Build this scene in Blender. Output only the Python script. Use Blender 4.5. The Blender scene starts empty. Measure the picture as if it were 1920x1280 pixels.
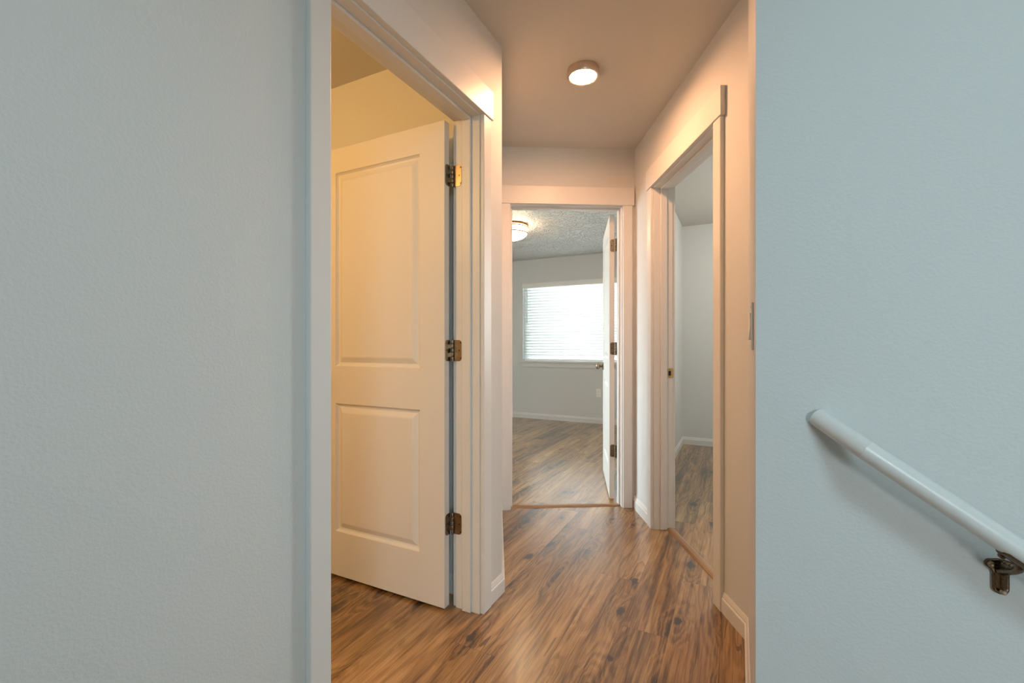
import bpy, bmesh, math, random
from mathutils import Matrix, Vector
random.seed(7)
SC = bpy.context.scene
COL = SC.collection
PI = math.pi
H = 2.443            # ceiling height
CAM_H = 1.103

# ------------------------------------------------------------------ helpers
def link(o, parent=None):
    COL.objects.link(o)
    if parent is not None:
        o.parent = parent
    return o

def tag(o, label=None, cat=None, group=None, kind=None):
    if label: o['label'] = label
    if cat: o['category'] = cat
    if group: o['group'] = group
    if kind: o['kind'] = kind
    return o

def empty(name, M):
    o = bpy.data.objects.new(name, None)
    o.empty_display_size = 0.1
    COL.objects.link(o)
    o.matrix_world = M
    return o

def box(bm, x0, x1, y0, y1, z0, z1, M=None):
    vs = [Vector((x, y, z)) for z in (z0, z1) for y in (y0, y1) for x in (x0, x1)]
    if M is not None:
        vs = [M @ v for v in vs]
    v = [bm.verts.new(c) for c in vs]
    for f in ((0, 2, 3, 1), (4, 5, 7, 6), (0, 1, 5, 4), (2, 6, 7, 3), (0, 4, 6, 2), (1, 3, 7, 5)):
        bm.faces.new([v[i] for i in f])

def prism(bm, poly, y0, y1, M=None):
    """polygon in (x, z) extruded along y from y0 to y1"""
    T = M or Matrix.Identity(4)
    lo = [bm.verts.new(T @ Vector((x, y0, z))) for x, z in poly]
    hi = [bm.verts.new(T @ Vector((x, y1, z))) for x, z in poly]
    n = len(poly)
    bm.faces.new(lo); bm.faces.new(list(reversed(hi)))
    for i in range(n):
        j = (i + 1) % n
        bm.faces.new([lo[j], lo[i], hi[i], hi[j]])

def lathe(bm, prof, n=32, M=None):
    """profile [(r, z)] revolved round local z"""
    T = M or Matrix.Identity(4)
    rings = []
    for r, z in prof:
        if r < 1e-6:
            rings.append([bm.verts.new(T @ Vector((0, 0, z)))])
        else:
            rings.append([bm.verts.new(T @ Vector((r * math.cos(2 * PI * k / n), r * math.sin(2 * PI * k / n), z))) for k in range(n)])
    for A, B in zip(rings, rings[1:]):
        for k in range(n):
            l = (k + 1) % n
            if len(A) == 1 and len(B) > 1:
                bm.faces.new([A[0], B[k], B[l]])
            elif len(B) == 1 and len(A) > 1:
                bm.faces.new([A[k], A[l], B[0]])
            elif len(A) > 1:
                bm.faces.new([A[k], A[l], B[l], B[k]])

def tube(bm, pts, radii, n=16, caps=True):
    pts = [Vector(p) for p in pts]
    if not hasattr(radii, '__len__'):
        radii = [radii] * len(pts)
    rings = []
    up = Vector((0.3, 0.1, 1)).normalized()
    prev = None
    for i, p in enumerate(pts):
        if i == 0: t = pts[1] - pts[0]
        elif i == len(pts) - 1: t = pts[-1] - pts[-2]
        else: t = (pts[i + 1] - p).normalized() + (p - pts[i - 1]).normalized()
        t.normalize()
        if prev is None:
            a = t.cross(up)
            if a.length < 1e-3: a = t.cross(Vector((1, 0, 0)))
        else:
            a = prev - t * prev.dot(t)
        a.normalize(); prev = a
        b = t.cross(a)
        sc = 1.0
        rings.append([bm.verts.new(p + (a * math.cos(2 * PI * k / n) + b * math.sin(2 * PI * k / n)) * radii[i]) for k in range(n)])
    for A, B in zip(rings, rings[1:]):
        for k in range(n):
            l = (k + 1) % n
            bm.faces.new([A[k], A[l], B[l], B[k]])
    if caps:
        bm.faces.new(list(reversed(rings[0]))); bm.faces.new(rings[-1])

def obj(name, bm, mat, parent=None, M=None, bevel=0, smooth=False, seg=2):
    bmesh.ops.recalc_face_normals(bm, faces=bm.faces)
    me = bpy.data.meshes.new(name)
    bm.to_mesh(me); bm.free()
    me.materials.append(mat)
    if smooth:
        for p in me.polygons: p.use_smooth = True
    o = bpy.data.objects.new(name, me)
    COL.objects.link(o)
    if parent is not None: o.parent = parent
    if M is not None: o.matrix_local = M
    if bevel:
        m = o.modifiers.new('Bevel', 'BEVEL'); m.width = bevel; m.segments = seg; m.limit_method = 'ANGLE'; m.angle_limit = math.radians(40)
        m.harden_normals = False
    if smooth:
        try:
            me.set_sharp_from_angle(angle=math.radians(40))
        except Exception:
            pass
    return o

def frame(x, y, deg, z=0.0):
    return Matrix.Translation((x, y, z)) @ Matrix.Rotation(math.radians(deg), 4, 'Z')

# ------------------------------------------------------------------ materials
def new_mat(name):
    m = bpy.data.materials.new(name); m.use_nodes = True
    nt = m.node_tree
    b = nt.nodes['Principled BSDF']
    return m, nt, b

def N(nt, t, **kw):
    n = nt.nodes.new(t)
    for k, v in kw.items():
        if k in n.inputs.keys() if hasattr(n.inputs, 'keys') else False:
            n.inputs[k].default_value = v
        else:
            setattr(n, k, v)
    return n

def mathn(nt, op, a, b=None, c=None):
    n = nt.nodes.new('ShaderNodeMath'); n.operation = op
    for i, v in enumerate((a, b, c)):
        if v is None: continue
        if isinstance(v, (int, float)): n.inputs[i].default_value = v
        else: nt.links.new(v, n.inputs[i])
    return n.outputs[0]

def paint(name, col, rough=0.55, bump=0.0, scale=140.0, spec=0.35, dist=0.0012, detail=3.0):
    m, nt, b = new_mat(name)
    b.inputs['Roughness'].default_value = rough
    b.inputs['Specular IOR Level'].default_value = spec
    tc = nt.nodes.new('ShaderNodeTexCoord')
    n0 = nt.nodes.new('ShaderNodeTexNoise'); n0.inputs['Scale'].default_value = 1.3; n0.inputs['Detail'].default_value = 2
    nt.links.new(tc.outputs['Object'], n0.inputs['Vector'])
    mx = nt.nodes.new('ShaderNodeMix'); mx.data_type = 'RGBA'
    mx.inputs['A'].default_value = (*[c * 0.985 for c in col], 1); mx.inputs['B'].default_value = (*[min(1, c * 1.015) for c in col], 1)
    nt.links.new(n0.outputs['Fac'], mx.inputs['Factor']); nt.links.new(mx.outputs['Result'], b.inputs['Base Color'])
    if bump:
        n1 = nt.nodes.new('ShaderNodeTexNoise'); n1.inputs['Scale'].default_value = scale; n1.inputs['Detail'].default_value = detail
        n1.inputs['Roughness'].default_value = 0.5
        nt.links.new(tc.outputs['Object'], n1.inputs['Vector'])
        bp = nt.nodes.new('ShaderNodeBump'); bp.inputs['Strength'].default_value = bump; bp.inputs['Distance'].default_value = dist
        nt.links.new(n1.outputs['Fac'], bp.inputs['Height']); nt.links.new(bp.outputs['Normal'], b.inputs['Normal'])
    return m

def metal(name, col, rough=0.3):
    m, nt, b = new_mat(name)
    b.inputs['Base Color'].default_value = (*col, 1)
    b.inputs['Metallic'].default_value = 1.0
    tc = nt.nodes.new('ShaderNodeTexCoord')
    n0 = nt.nodes.new('ShaderNodeTexNoise'); n0.inputs['Scale'].default_value = 90; n0.inputs['Detail'].default_value = 4
    nt.links.new(tc.outputs['Object'], n0.inputs['Vector'])
    r = mathn(nt, 'MULTIPLY_ADD', n0.outputs['Fac'], 0.14, rough - 0.07)
    nt.links.new(r, b.inputs['Roughness'])
    return m

def emit(name, col, strength):
    m = bpy.data.materials.new(name); m.use_nodes = True
    nt = m.node_tree; nt.nodes.clear()
    e = nt.nodes.new('ShaderNodeEmission'); e.inputs['Color'].default_value = (*col, 1); e.inputs['Strength'].default_value = strength
    o = nt.nodes.new('ShaderNodeOutputMaterial'); nt.links.new(e.outputs[0], o.inputs['Surface'])
    return m

def wood_floor(name):
    """oak planks running along object Y; object X is across"""
    m, nt, b = new_mat(name)
    L = nt.links
    tc = nt.nodes.new('ShaderNodeTexCoord')
    sp = nt.nodes.new('ShaderNodeSeparateXYZ'); L.new(tc.outputs['Object'], sp.inputs[0])
    a, bb = sp.outputs['X'], sp.outputs['Y']
    W, LEN = 0.178, 1.22
    ra = mathn(nt, 'DIVIDE', mathn(nt, 'ADD', a, 0.061), W)
    row = mathn(nt, 'FLOOR', ra)
    fa = mathn(nt, 'SUBTRACT', ra, row)
    wn = nt.nodes.new('ShaderNodeTexWhiteNoise'); wn.noise_dimensions = '1D'; L.new(row, wn.inputs['W'])
    rb = mathn(nt, 'ADD', mathn(nt, 'DIVIDE', bb, LEN), mathn(nt, 'MULTIPLY', wn.outputs['Value'], 7.0))
    idx = mathn(nt, 'FLOOR', rb)
    fb = mathn(nt, 'SUBTRACT', rb, idx)
    cid = nt.nodes.new('ShaderNodeCombineXYZ'); L.new(row, cid.inputs[0]); L.new(idx, cid.inputs[1])
    w2 = nt.nodes.new('ShaderNodeTexWhiteNoise'); w2.noise_dimensions = '2D'; L.new(cid.outputs[0], w2.inputs['Vector'])
    pr = w2.outputs['Value']
    off = mathn(nt, 'MULTIPLY', pr, 37.0)

    def coords(sa, sb, extra=1.0):
        c = nt.nodes.new('ShaderNodeCombineXYZ')
        L.new(mathn(nt, 'MULTIPLY', a, sa), c.inputs[0]); L.new(mathn(nt, 'MULTIPLY', bb, sb), c.inputs[1])
        L.new(mathn(nt, 'MULTIPLY', off, extra), c.inputs[2])
        return c.outputs[0]

    def noise(vec, scale, detail=4, rough=0.6, distort=0.0):
        n = nt.nodes.new('ShaderNodeTexNoise'); n.inputs['Scale'].default_value = scale; n.inputs['Detail'].default_value = detail
        n.inputs['Roughness'].default_value = rough; n.inputs['Distortion'].default_value = distort
        L.new(vec, n.inputs['Vector']); return n.outputs['Fac']

    # knots: sparse cells, cut off at the plank edges
    kv = nt.nodes.new('ShaderNodeTexVoronoi'); kv.voronoi_dimensions = '2D'; kv.inputs['Scale'].default_value = 1.0
    kc = nt.nodes.new('ShaderNodeCombineXYZ')
    wob = noise(coords(20.0, 11.0), 1.0, 3, 0.6)
    wob2 = noise(coords(18.0, 9.0, 1.9), 1.0, 3, 0.6)
    kx = mathn(nt, 'ADD', mathn(nt, 'MULTIPLY', fa, 1.15), mathn(nt, 'MULTIPLY', row, 13.7))
    ky = mathn(nt, 'ADD', mathn(nt, 'MULTIPLY', bb, 2.7), mathn(nt, 'MULTIPLY', wn.outputs['Value'], 50.0))
    L.new(kx, kc.inputs[0]); L.new(ky, kc.inputs[1])
    L.new(kc.outputs[0], kv.inputs['Vector'])
    kp = nt.nodes.new('ShaderNodeSeparateXYZ'); L.new(kv.outputs['Position'], kp.inputs[0])
    dx = mathn(nt, 'ADD', mathn(nt, 'SUBTRACT', kx, kp.outputs['X']), mathn(nt, 'MULTIPLY', mathn(nt, 'SUBTRACT', wob, 0.5), 0.34))
    dy = mathn(nt, 'ADD', mathn(nt, 'SUBTRACT', ky, kp.outputs['Y']), mathn(nt, 'MULTIPLY', mathn(nt, 'SUBTRACT', wob2, 0.5), 0.34))
    def dist(kyy):
        q = mathn(nt, 'MULTIPLY', dy, kyy)
        return mathn(nt, 'SQRT', mathn(nt, 'ADD', mathn(nt, 'MULTIPLY', dx, dx), mathn(nt, 'MULTIPLY', q, q)))
    sc_ = nt.nodes.new('ShaderNodeSeparateColor'); L.new(kv.outputs['Color'], sc_.inputs[0])
    gate = mathn(nt, 'GREATER_THAN', sc_.outputs['Red'], 0.42)
    size = mathn(nt, 'MULTIPLY_ADD', sc_.outputs['Green'], 0.12, 0.070)
    mr = nt.nodes.new('ShaderNodeMapRange'); mr.interpolation_type = 'SMOOTHSTEP'
    L.new(dist(1.25), mr.inputs['Value']); L.new(mathn(nt, 'MULTIPLY', size, 0.45), mr.inputs['From Min']); L.new(size, mr.inputs['From Max'])
    mr.inputs['To Min'].default_value = 1.0; mr.inputs['To Max'].default_value = 0.0
    core = mathn(nt, 'MULTIPLY', mr.outputs['Result'], gate)
    mr2 = nt.nodes.new('ShaderNodeMapRange'); mr2.interpolation_type = 'SMOOTHSTEP'
    L.new(dist(0.62), mr2.inputs['Value']); mr2.inputs['From Min'].default_value = 0.0; mr2.inputs['From Max'].default_value = 0.46
    mr2.inputs['To Min'].default_value = 1.0; mr2.inputs['To Max'].default_value = 0.0
    halo = mathn(nt, 'MULTIPLY', mr2.outputs['Result'], gate)

    # flowing growth rings, pulled round the knots
    big = noise(coords(4.2, 0.50), 1.0, 3, 0.5)
    warp = noise(coords(16.0, 3.0, 1.3), 1.0, 3, 0.55)
    phase = mathn(nt, 'ADD', mathn(nt, 'MULTIPLY', big, 15.0), mathn(nt, 'MULTIPLY', halo, 2.6))
    phase = mathn(nt, 'ADD', phase, mathn(nt, 'MULTIPLY', a, 16.0))
    jit = noise(coords(70.0, 7.0), 1.0, 3, 0.6)
    phase = mathn(nt, 'ADD', phase, mathn(nt, 'MULTIPLY', jit, 0.5))
    phase = mathn(nt, 'ADD', phase, mathn(nt, 'MULTIPLY', warp, 2.4))
    ring = mathn(nt, 'MULTIPLY_ADD', mathn(nt, 'SINE', mathn(nt, 'MULTIPLY', phase, 6.2832)), 0.5, 0.5)
    ring_amt = mathn(nt, 'MULTIPLY', noise(coords(2.6, 0.9, 3.1), 1.0, 2, 0.5), 0.20)
    streak = noise(coords(26.0, 0.85), 1.0, 7, 0.66, 0.35)
    streak2 = noise(coords(62.0, 1.5, 2.1), 1.0, 5, 0.6, 0.2)
    fine = noise(coords(260.0, 7.5), 1.0, 3, 0.6)
    broad = noise(coords(6.0, 0.45), 1.0, 3, 0.5)
    v = mathn(nt, 'ADD', mathn(nt, 'MULTIPLY', streak, 0.52), mathn(nt, 'MULTIPLY', broad, 0.55))
    v = mathn(nt, 'ADD', v, mathn(nt, 'MULTIPLY', mathn(nt, 'SUBTRACT', streak2, 0.5), 0.36))
    v = mathn(nt, 'SUBTRACT', v, 0.0)
    v = mathn(nt, 'ADD', v, mathn(nt, 'MULTIPLY', mathn(nt, 'SUBTRACT', ring, 0.5), ring_amt))
    v = mathn(nt, 'ADD', v, mathn(nt, 'MULTIPLY', mathn(nt, 'SUBTRACT', fine, 0.5), 0.42))
    v = mathn(nt, 'ADD', v, mathn(nt, 'MULTIPLY', mathn(nt, 'SUBTRACT', pr, 0.5), 0.13))
    v = mathn(nt, 'SUBTRACT', v, mathn(nt, 'MULTIPLY', halo, 0.10))
    cr = nt.nodes.new('ShaderNodeValToRGB')
    el = cr.color_ramp.elements
    el[0].position = 0.33; el[0].color = FLOOR_COLS[0]
    el[1].position = 0.78; el[1].color = FLOOR_COLS[3]
    e = el.new(0.465); e.color = FLOOR_COLS[1]
    e = el.new(0.60); e.color = FLOOR_COLS[2]
    L.new(v, cr.inputs['Fac'])
    mk = nt.nodes.new('ShaderNodeMix'); mk.data_type = 'RGBA'
    L.new(mathn(nt, 'MULTIPLY', core, 0.93), mk.inputs['Factor']); L.new(cr.outputs['Color'], mk.inputs['A'])
    mk.inputs['B'].default_value = (0.030, 0.017, 0.011, 1)
    # fine cracks running with the grain
    ck = noise(coords(15.0, 0.55, 1.7), 1.0, 2, 0.4)
    crack = mathn(nt, 'LESS_THAN', mathn(nt, 'ABSOLUTE', mathn(nt, 'SUBTRACT', ck, 0.5)), 0.006)
    ckm = mathn(nt, 'GREATER_THAN', noise(coords(3.0, 1.6, 2.3), 1.0, 2, 0.5), 0.60)
    crack = mathn(nt, 'MULTIPLY', mathn(nt, 'MULTIPLY', crack, ckm), 0.65)
    # seams
    ea = mathn(nt, 'MINIMUM', fa, mathn(nt, 'SUBTRACT', 1.0, fa))
    eb = mathn(nt, 'MINIMUM', fb, mathn(nt, 'SUBTRACT', 1.0, fb))
    sa_ = mathn(nt, 'LESS_THAN', ea, 0.0045); sb_ = mathn(nt, 'LESS_THAN', eb, 0.0009)
    seam = mathn(nt, 'MAXIMUM', sa_, sb_)
    dk = mathn(nt, 'MAXIMUM', crack, mathn(nt, 'MULTIPLY', seam, 0.40))
    ms = nt.nodes.new('ShaderNodeMix'); ms.data_type = 'RGBA'
    L.new(dk, ms.inputs['Factor']); L.new(mk.outputs['Result'], ms.inputs['A']); ms.inputs['B'].default_value = (0.045, 0.022, 0.012, 1)
    L.new(ms.outputs['Result'], b.inputs['Base Color'])
    rg = mathn(nt, 'MULTIPLY_ADD', fine, 0.16, 0.24)
    L.new(rg, b.inputs['Roughness'])
    b.inputs['Specular IOR Level'].default_value = 0.5
    b.inputs['Coat Weight'].default_value = 0.8; b.inputs['Coat Roughness'].default_value = 0.22
    bp = nt.nodes.new('ShaderNodeBump'); bp.inputs['Strength'].default_value = 0.25; bp.inputs['Distance'].default_value = 0.0008
    hgt = mathn(nt, 'SUBTRACT', mathn(nt, 'MULTIPLY', fine, 0.5), mathn(nt, 'ADD', seam, mathn(nt, 'MULTIPLY', core, 0.4)))
    L.new(hgt, bp.inputs['Height']); L.new(bp.outputs['Normal'], b.inputs['Normal'])
    return m

FLOOR_COLS = [(0.046, 0.020, 0.006, 1), (0.175, 0.087, 0.028, 1), (0.320, 0.178, 0.066, 1), (0.48, 0.300, 0.140, 1)]
M_WALL = paint('wall_paint', (0.678, 0.692, 0.688), 0.6, 0.42, 190, 0.3, 0.0016)
M_CEIL = paint('ceiling_paint', (0.60, 0.59, 0.56), 0.7, 0.5, 110, 0.25, 0.0016)
M_TRIM = paint('trim_enamel', (0.735, 0.732, 0.715), 0.38, 0.05, 60, 0.45, 0.0005)
M_DOOR = paint('door_enamel', (0.75, 0.74, 0.715), 0.42, 0.08, 200, 0.45, 0.0004)
M_RAIL = paint('rail_enamel', (0.74, 0.74, 0.725), 0.32, 0.04, 40, 0.5, 0.0005)
M_PLAST = paint('white_plastic', (0.86, 0.86, 0.84), 0.35, 0, 1, 0.5)
M_BRONZE = metal('antique_bronze', (0.31, 0.245, 0.175), 0.30)
M_DARKBRONZE = metal('oil_rubbed_bronze', (0.15, 0.095, 0.055), 0.28)
M_BRASS = metal('aged_brass', (0.50, 0.29, 0.12), 0.32)
M_NICKEL = metal('brushed_nickel', (0.70, 0.60, 0.50), 0.33)
M_FLOOR = wood_floor('oak_planks')
M_DARK = paint('dark_recess', (0.02, 0.02, 0.02), 0.7)

# knock-down plaster ceiling of the bedroom
def knockdown(name):
    m, nt, b = new_mat(name)
    b.inputs['Base Color'].default_value = (0.83, 0.835, 0.83, 1); b.inputs['Roughness'].default_value = 0.5
    tc = nt.nodes.new('ShaderNodeTexCoord')
    n1 = nt.nodes.new('ShaderNodeTexNoise'); n1.inputs['Scale'].default_value = 15; n1.inputs['Detail'].default_value = 3; n1.inputs['Distortion'].default_value = 1.8
    nt.links.new(tc.outputs['Object'], n1.inputs['Vector'])
    cr = nt.nodes.new('ShaderNodeValToRGB'); cr.color_ramp.elements[0].position = 0.44; cr.color_ramp.elements[1].position = 0.56
    nt.links.new(n1.outputs['Fac'], cr.inputs['Fac'])
    bp = nt.nodes.new('ShaderNodeBump'); bp.inputs['Strength'].default_value = 1.0; bp.inputs['Distance'].default_value = 0.022
    nt.links.new(cr.outputs['Color'], bp.inputs['Height']); nt.links.new(bp.outputs['Normal'], b.inputs['Normal'])
    return m
M_KNOCK = knockdown('knockdown_plaster')

def strip_wood(name):
    m, nt, b = new_mat(name)
    tc = nt.nodes.new('ShaderNodeTexCoord')
    mp = nt.nodes.new('ShaderNodeMapping'); mp.inputs['Scale'].default_value = (3, 90, 90)
    nt.links.new(tc.outputs['Object'], mp.inputs['Vector'])
    n1 = nt.nodes.new('ShaderNodeTexNoise'); n1.inputs['Scale'].default_value = 1; n1.inputs['Detail'].default_value = 4
    nt.links.new(mp.outputs[0], n1.inputs['Vector'])
    cr = nt.nodes.new('ShaderNodeValToRGB'); cr.color_ramp.elements[0].position = 0.3; cr.color_ramp.elements[1].position = 0.7
    cr.color_ramp.elements[0].color = (0.20, 0.105, 0.045, 1); cr.color_ramp.elements[1].color = (0.34, 0.20, 0.095, 1)
    nt.links.new(n1.outputs['Fac'], cr.inputs['Fac']); nt.links.new(cr.outputs['Color'], b.inputs['Base Color'])
    b.inputs['Roughness'].default_value = 0.35
    return m
M_STRIP = strip_wood('oak_transition')

def glass_mat(name):
    m = bpy.data.materials.new(name); m.use_nodes = True
    nt = m.node_tree; nt.nodes.clear()
    t = nt.nodes.new('ShaderNodeBsdfTransparent'); t.inputs['Color'].default_value = (0.94, 0.97, 0.96, 1)
    g = nt.nodes.new('ShaderNodeBsdfGlossy'); g.inputs['Roughness'].default_value = 0.02
    fr = nt.nodes.new('ShaderNodeFresnel'); fr.inputs['IOR'].default_value = 1.45
    mx = nt.nodes.new('ShaderNodeMixShader'); o = nt.nodes.new('ShaderNodeOutputMaterial')
    nt.links.new(fr.outputs[0], mx.inputs[0]); nt.links.new(t.outputs[0], mx.inputs[1]); nt.links.new(g.outputs[0], mx.inputs[2])
    nt.links.new(mx.outputs[0], o.inputs['Surface'])
    return m
M_GLASS = glass_mat('window_glass')

def slat_mat(name):
    m = bpy.data.materials.new(name); m.use_nodes = True
    nt = m.node_tree; nt.nodes.clear()
    d = nt.nodes.new('ShaderNodeBsdfDiffuse'); d.inputs['Color'].default_value = (0.84, 0.84, 0.83, 1)
    t = nt.nodes.new('ShaderNodeBsdfTranslucent'); t.inputs['Color'].default_value = (0.80, 0.81, 0.81, 1)
    mx = nt.nodes.new('ShaderNodeMixShader'); mx.inputs[0].default_value = 0.5
    o = nt.nodes.new('ShaderNodeOutputMaterial')
    nt.links.new(d.outputs[0], mx.inputs[1]); nt.links.new(t.outputs[0], mx.inputs[2]); nt.links.new(mx.outputs[0], o.inputs['Surface'])
    return m
M_SLAT = slat_mat('blind_slat')

# ------------------------------------------------------------------ frames
# house grid: a = along +n (towards the stair), b = along +d (into the house)
DEG_H = -math.degrees(math.atan2(425, 850))
HOUSE = Matrix.Rotation(math.radians(DEG_H), 4, 'Z')
def ab(a, b, z=0.0):
    return HOUSE @ Vector((a, b, z))

REVEAL, CW, CT = 0.006, 0.064, 0.018       # casing reveal, width, thickness
JD, JT = 0.115, 0.019                      # jamb depth and thickness
Y0, Y1 = CT, CT + JD                       # wall faces in a doorway frame (y = depth from the casing front)
ZC = 2.056                                 # lower edge of the header casing
ZJ = ZC - REVEAL

# left doorway: x along +d, y along -n
pL = ab(-0.934, 0.833)
F_LEFT = frame(pL.x, pL.y, DEG_H + 90); W_LEFT = 0.778
# right doorway: x towards the camera along the right wall
P0 = Vector((0.8388, 3.10)); P1 = Vector((0.886, 1.70))
rdir = (P1 - P0).normalized(); rn = Vector((rdir.y, -rdir.x))        # rn points into the hall
o = P0 + rdir * 0.372 + rn * CT
F_RIGHT = frame(o.x, o.y, math.degrees(math.atan2(rdir.y, rdir.x))); W_RIGHT = 0.786
# end doorway
E0 = Vector((-0.0646, 3.05)); edir = (P0 - E0).normalized(); en = Vector((edir.y, -edir.x))
o = E0 + edir * 0.052 + en * CT
F_END = frame(o.x, o.y, math.degrees(math.atan2(edir.y, edir.x))); W_END = 0.769

# ------------------------------------------------------------------ walls, floor, ceiling
def struct(name, bm, m, M=None, label=None, cat=None, **kw):
    ob = obj(name, bm, m, None, M, **kw)
    tag(ob, label, cat, None, 'structure')
    return ob

def wall_with_door(name, F, x0, x1, w, label, z0=0.0):
    bm = bmesh.new()
    top = ZJ + JT
    box(bm, x0, REVEAL - JT, Y0, Y1, z0, H)
    box(bm, w - REVEAL + JT, x1, Y0, Y1, z0, H)
    box(bm, REVEAL - JT, w - REVEAL + JT, Y0, Y1, top, H)
    return struct(name, bm, M_WALL, F, label, 'wall')

wall_with_door('wall_left', F_LEFT, -4.15, 0.969, W_LEFT, 'pale grey wall on the left around the bathroom doorway')
wall_with_door('wall_right', F_RIGHT, -0.53, 1.029, W_RIGHT, 'pale wall on the right of the hall around the side doorway')
wall_with_door('wall_end', F_END, -3.75, 0.87, W_END, 'pale wall closing the hall around the end doorway')

def wall_box(name, a0, a1, b0, b1, z0=0.0, z1=H, label=None, m=None):
    bm = bmesh.new(); box(bm, a0, a1, b0, b1, z0, z1)
    return struct(name, bm, m or M_WALL, HOUSE, label, 'wall')

def wall_window(name, a0, a1, b0, b1, wa0, wa1, wz0, wz1, label, z0=0.0):
    bm = bmesh.new()
    box(bm, a0, wa0, b0, b1, z0, H); box(bm, wa1, a1, b0, b1, z0, H)
    box(bm, wa0, wa1, b0, b1, z0, wz0); box(bm, wa0, wa1, b0, b1, wz1, H)
    return struct(name, bm, M_WALL, HOUSE, label, 'wall')

A_L = -0.952
# bathroom behind the left doorway
wall_box('wall_bathroom_back', -2.95, A_L - JD + 0.001, 1.696, 1.802, label='cream lit wall behind the open bathroom door')
wall_box('wall_bathroom_side', -3.05, -2.95, -1.0, 1.802, label=None)
wall_box('wall_bathroom_near', -2.95, A_L - JD + 0.001, -1.0, -0.9, label=None)
# the hall's left side, hidden behind the left corner
cL = ab(A_L, 1.802)
bm = bmesh.new()
hd = Vector((-rdir.x, -rdir.y)); hn = Vector((-hd.y, hd.x))
q0 = Vector((cL.x, cL.y)); q1 = q0 + hd * 1.06
ps = [q0, q1, q1 + hn * 0.09, q0 + hn * 0.09 + hd * 0.05]
lo = [bm.verts.new((p.x, p.y, 0)) for p in ps]; hi = [bm.verts.new((p.x, p.y, H)) for p in ps]
bm.faces.new(lo); bm.faces.new(hi)
for i in range(4):
    j = (i + 1) % 4; bm.faces.new([lo[i], lo[j], hi[j], hi[i]])
struct('wall_hall_left', bm, M_WALL, None, 'left side of the hall behind the outer corner', 'wall')
# short wall with the switch and the stair wall with the rail
wall_box('wall_switch', 0.0322, 0.147, 1.20, 1.98, label='narrow slanting wall that carries the light switch')
wall_box('wall_stair', 0.0322, 3.3, 1.087, 1.20, -1.7, H, label='blue-grey wall on the right with the handrail')
# bedroom beyond the end doorway
ADDED_WIN = (1.95, 3.60, 0.80, 2.16)        # unseen opening added to brighten the bedroom (b0, b1, z0, z1)
WIN = (-2.963, -1.15, 0.874, 2.052)
wall_window('wall_bedroom_window', -4.75, -0.567, 6.293, 6.44, *WIN, 'bedroom wall with the bright window')
wall_box('wall_bedroom_right', -0.687, -0.567, 3.27, 6.30, label='wall between the bedroom and the side room')
bm = bmesh.new()
box(bm, -4.75, -4.60, 0.6, ADDED_WIN[0], 0, H); box(bm, -4.75, -4.60, ADDED_WIN[1], 6.30, 0, H)
box(bm, -4.75, -4.60, ADDED_WIN[0], ADDED_WIN[1], 0, ADDED_WIN[2]); box(bm, -4.75, -4.60, ADDED_WIN[0], ADDED_WIN[1], ADDED_WIN[3], H)
struct('wall_bedroom_left', bm, M_WALL, HOUSE, None, 'wall')
# side room on the right
WIN2 = (0.72, 1.42, 0.80, 2.10)
wall_window('wall_side_room_back', -0.60, 2.75, 5.423, 5.57, *WIN2, 'grey back wall of the side room')
wall_box('wall_side_room_near', 0.147, 2.75, 1.98, 2.10, label=None)
wall_box('wall_side_room_right', 2.65, 2.75, 2.0, 5.5, label=None)
# landing behind the camera
WIN3 = (1.8, 2.95, 1.05, 2.05)
wall_window('wall_landing_back', -1.2, 3.3, -3.4, -3.25, *WIN3, None)
wall_box('wall_landing_right', 3.2, 3.3, -3.3, 1.2, -1.7, label=None)

# floor: three slabs round the stair opening, and the flight going down
bm = bmesh.new()
box(bm, -4.75, 0.45, -3.4, 6.5, -0.12, 0.0)
box(bm, 0.45, 3.3, 1.15, 6.5, -0.12, 0.0)
box(bm, 0.45, 3.3, -3.4, -0.05, -0.12, 0.0)
struct('floor', bm, M_FLOOR, HOUSE, 'brown oak plank floor with dark knots', 'floor')
bm = bmesh.new()
for k in range(8):
    box(bm, 0.45 + 0.25 * k, 0.45 + 0.25 * (k + 1), -0.05, 1.087, -1.9, -0.18 * (k + 1))
box(bm, 2.45, 3.3, -0.05, 1.087, -1.9, -1.62)
struct('floor_stair', bm, M_FLOOR, HOUSE, None, 'stairs')
wall_box('wall_stairwell', 0.45, 3.3, -0.15, -0.05, -1.9, -0.12, label=None)

bm = bmesh.new(); box(bm, -4.75, 3.3, -3.4, 6.44, H, H + 0.1)
struct('ceiling', bm, M_CEIL, HOUSE, 'tan lit ceiling of the hall', 'ceiling')
bm = bmesh.new()
# bedroom ceiling, a little lower and rough plastered; stays behind the end wall
pts = [F_END @ Vector((-3.72, Y1 - 0.01, 0)), F_END @ Vector((0.85, Y1 - 0.01, 0)), ab(-0.67, 3.2), ab(-0.67, 6.30), ab(-4.62, 6.30), ab(-4.62, 1.3)]
lo = [bm.verts.new((p.x, p.y, 2.410)) for p in pts]; hi = [bm.verts.new((p.x, p.y, H + 0.01)) for p in pts]
bm.faces.new(lo); bm.faces.new(hi)
for i in range(len(pts)):
    j = (i + 1) % len(pts); bm.faces.new([lo[i], lo[j], hi[j], hi[i]])
struct('ceiling_bedroom', bm, M_KNOCK, None, 'rough plastered white ceiling of the bedroom', 'ceiling')

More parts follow.
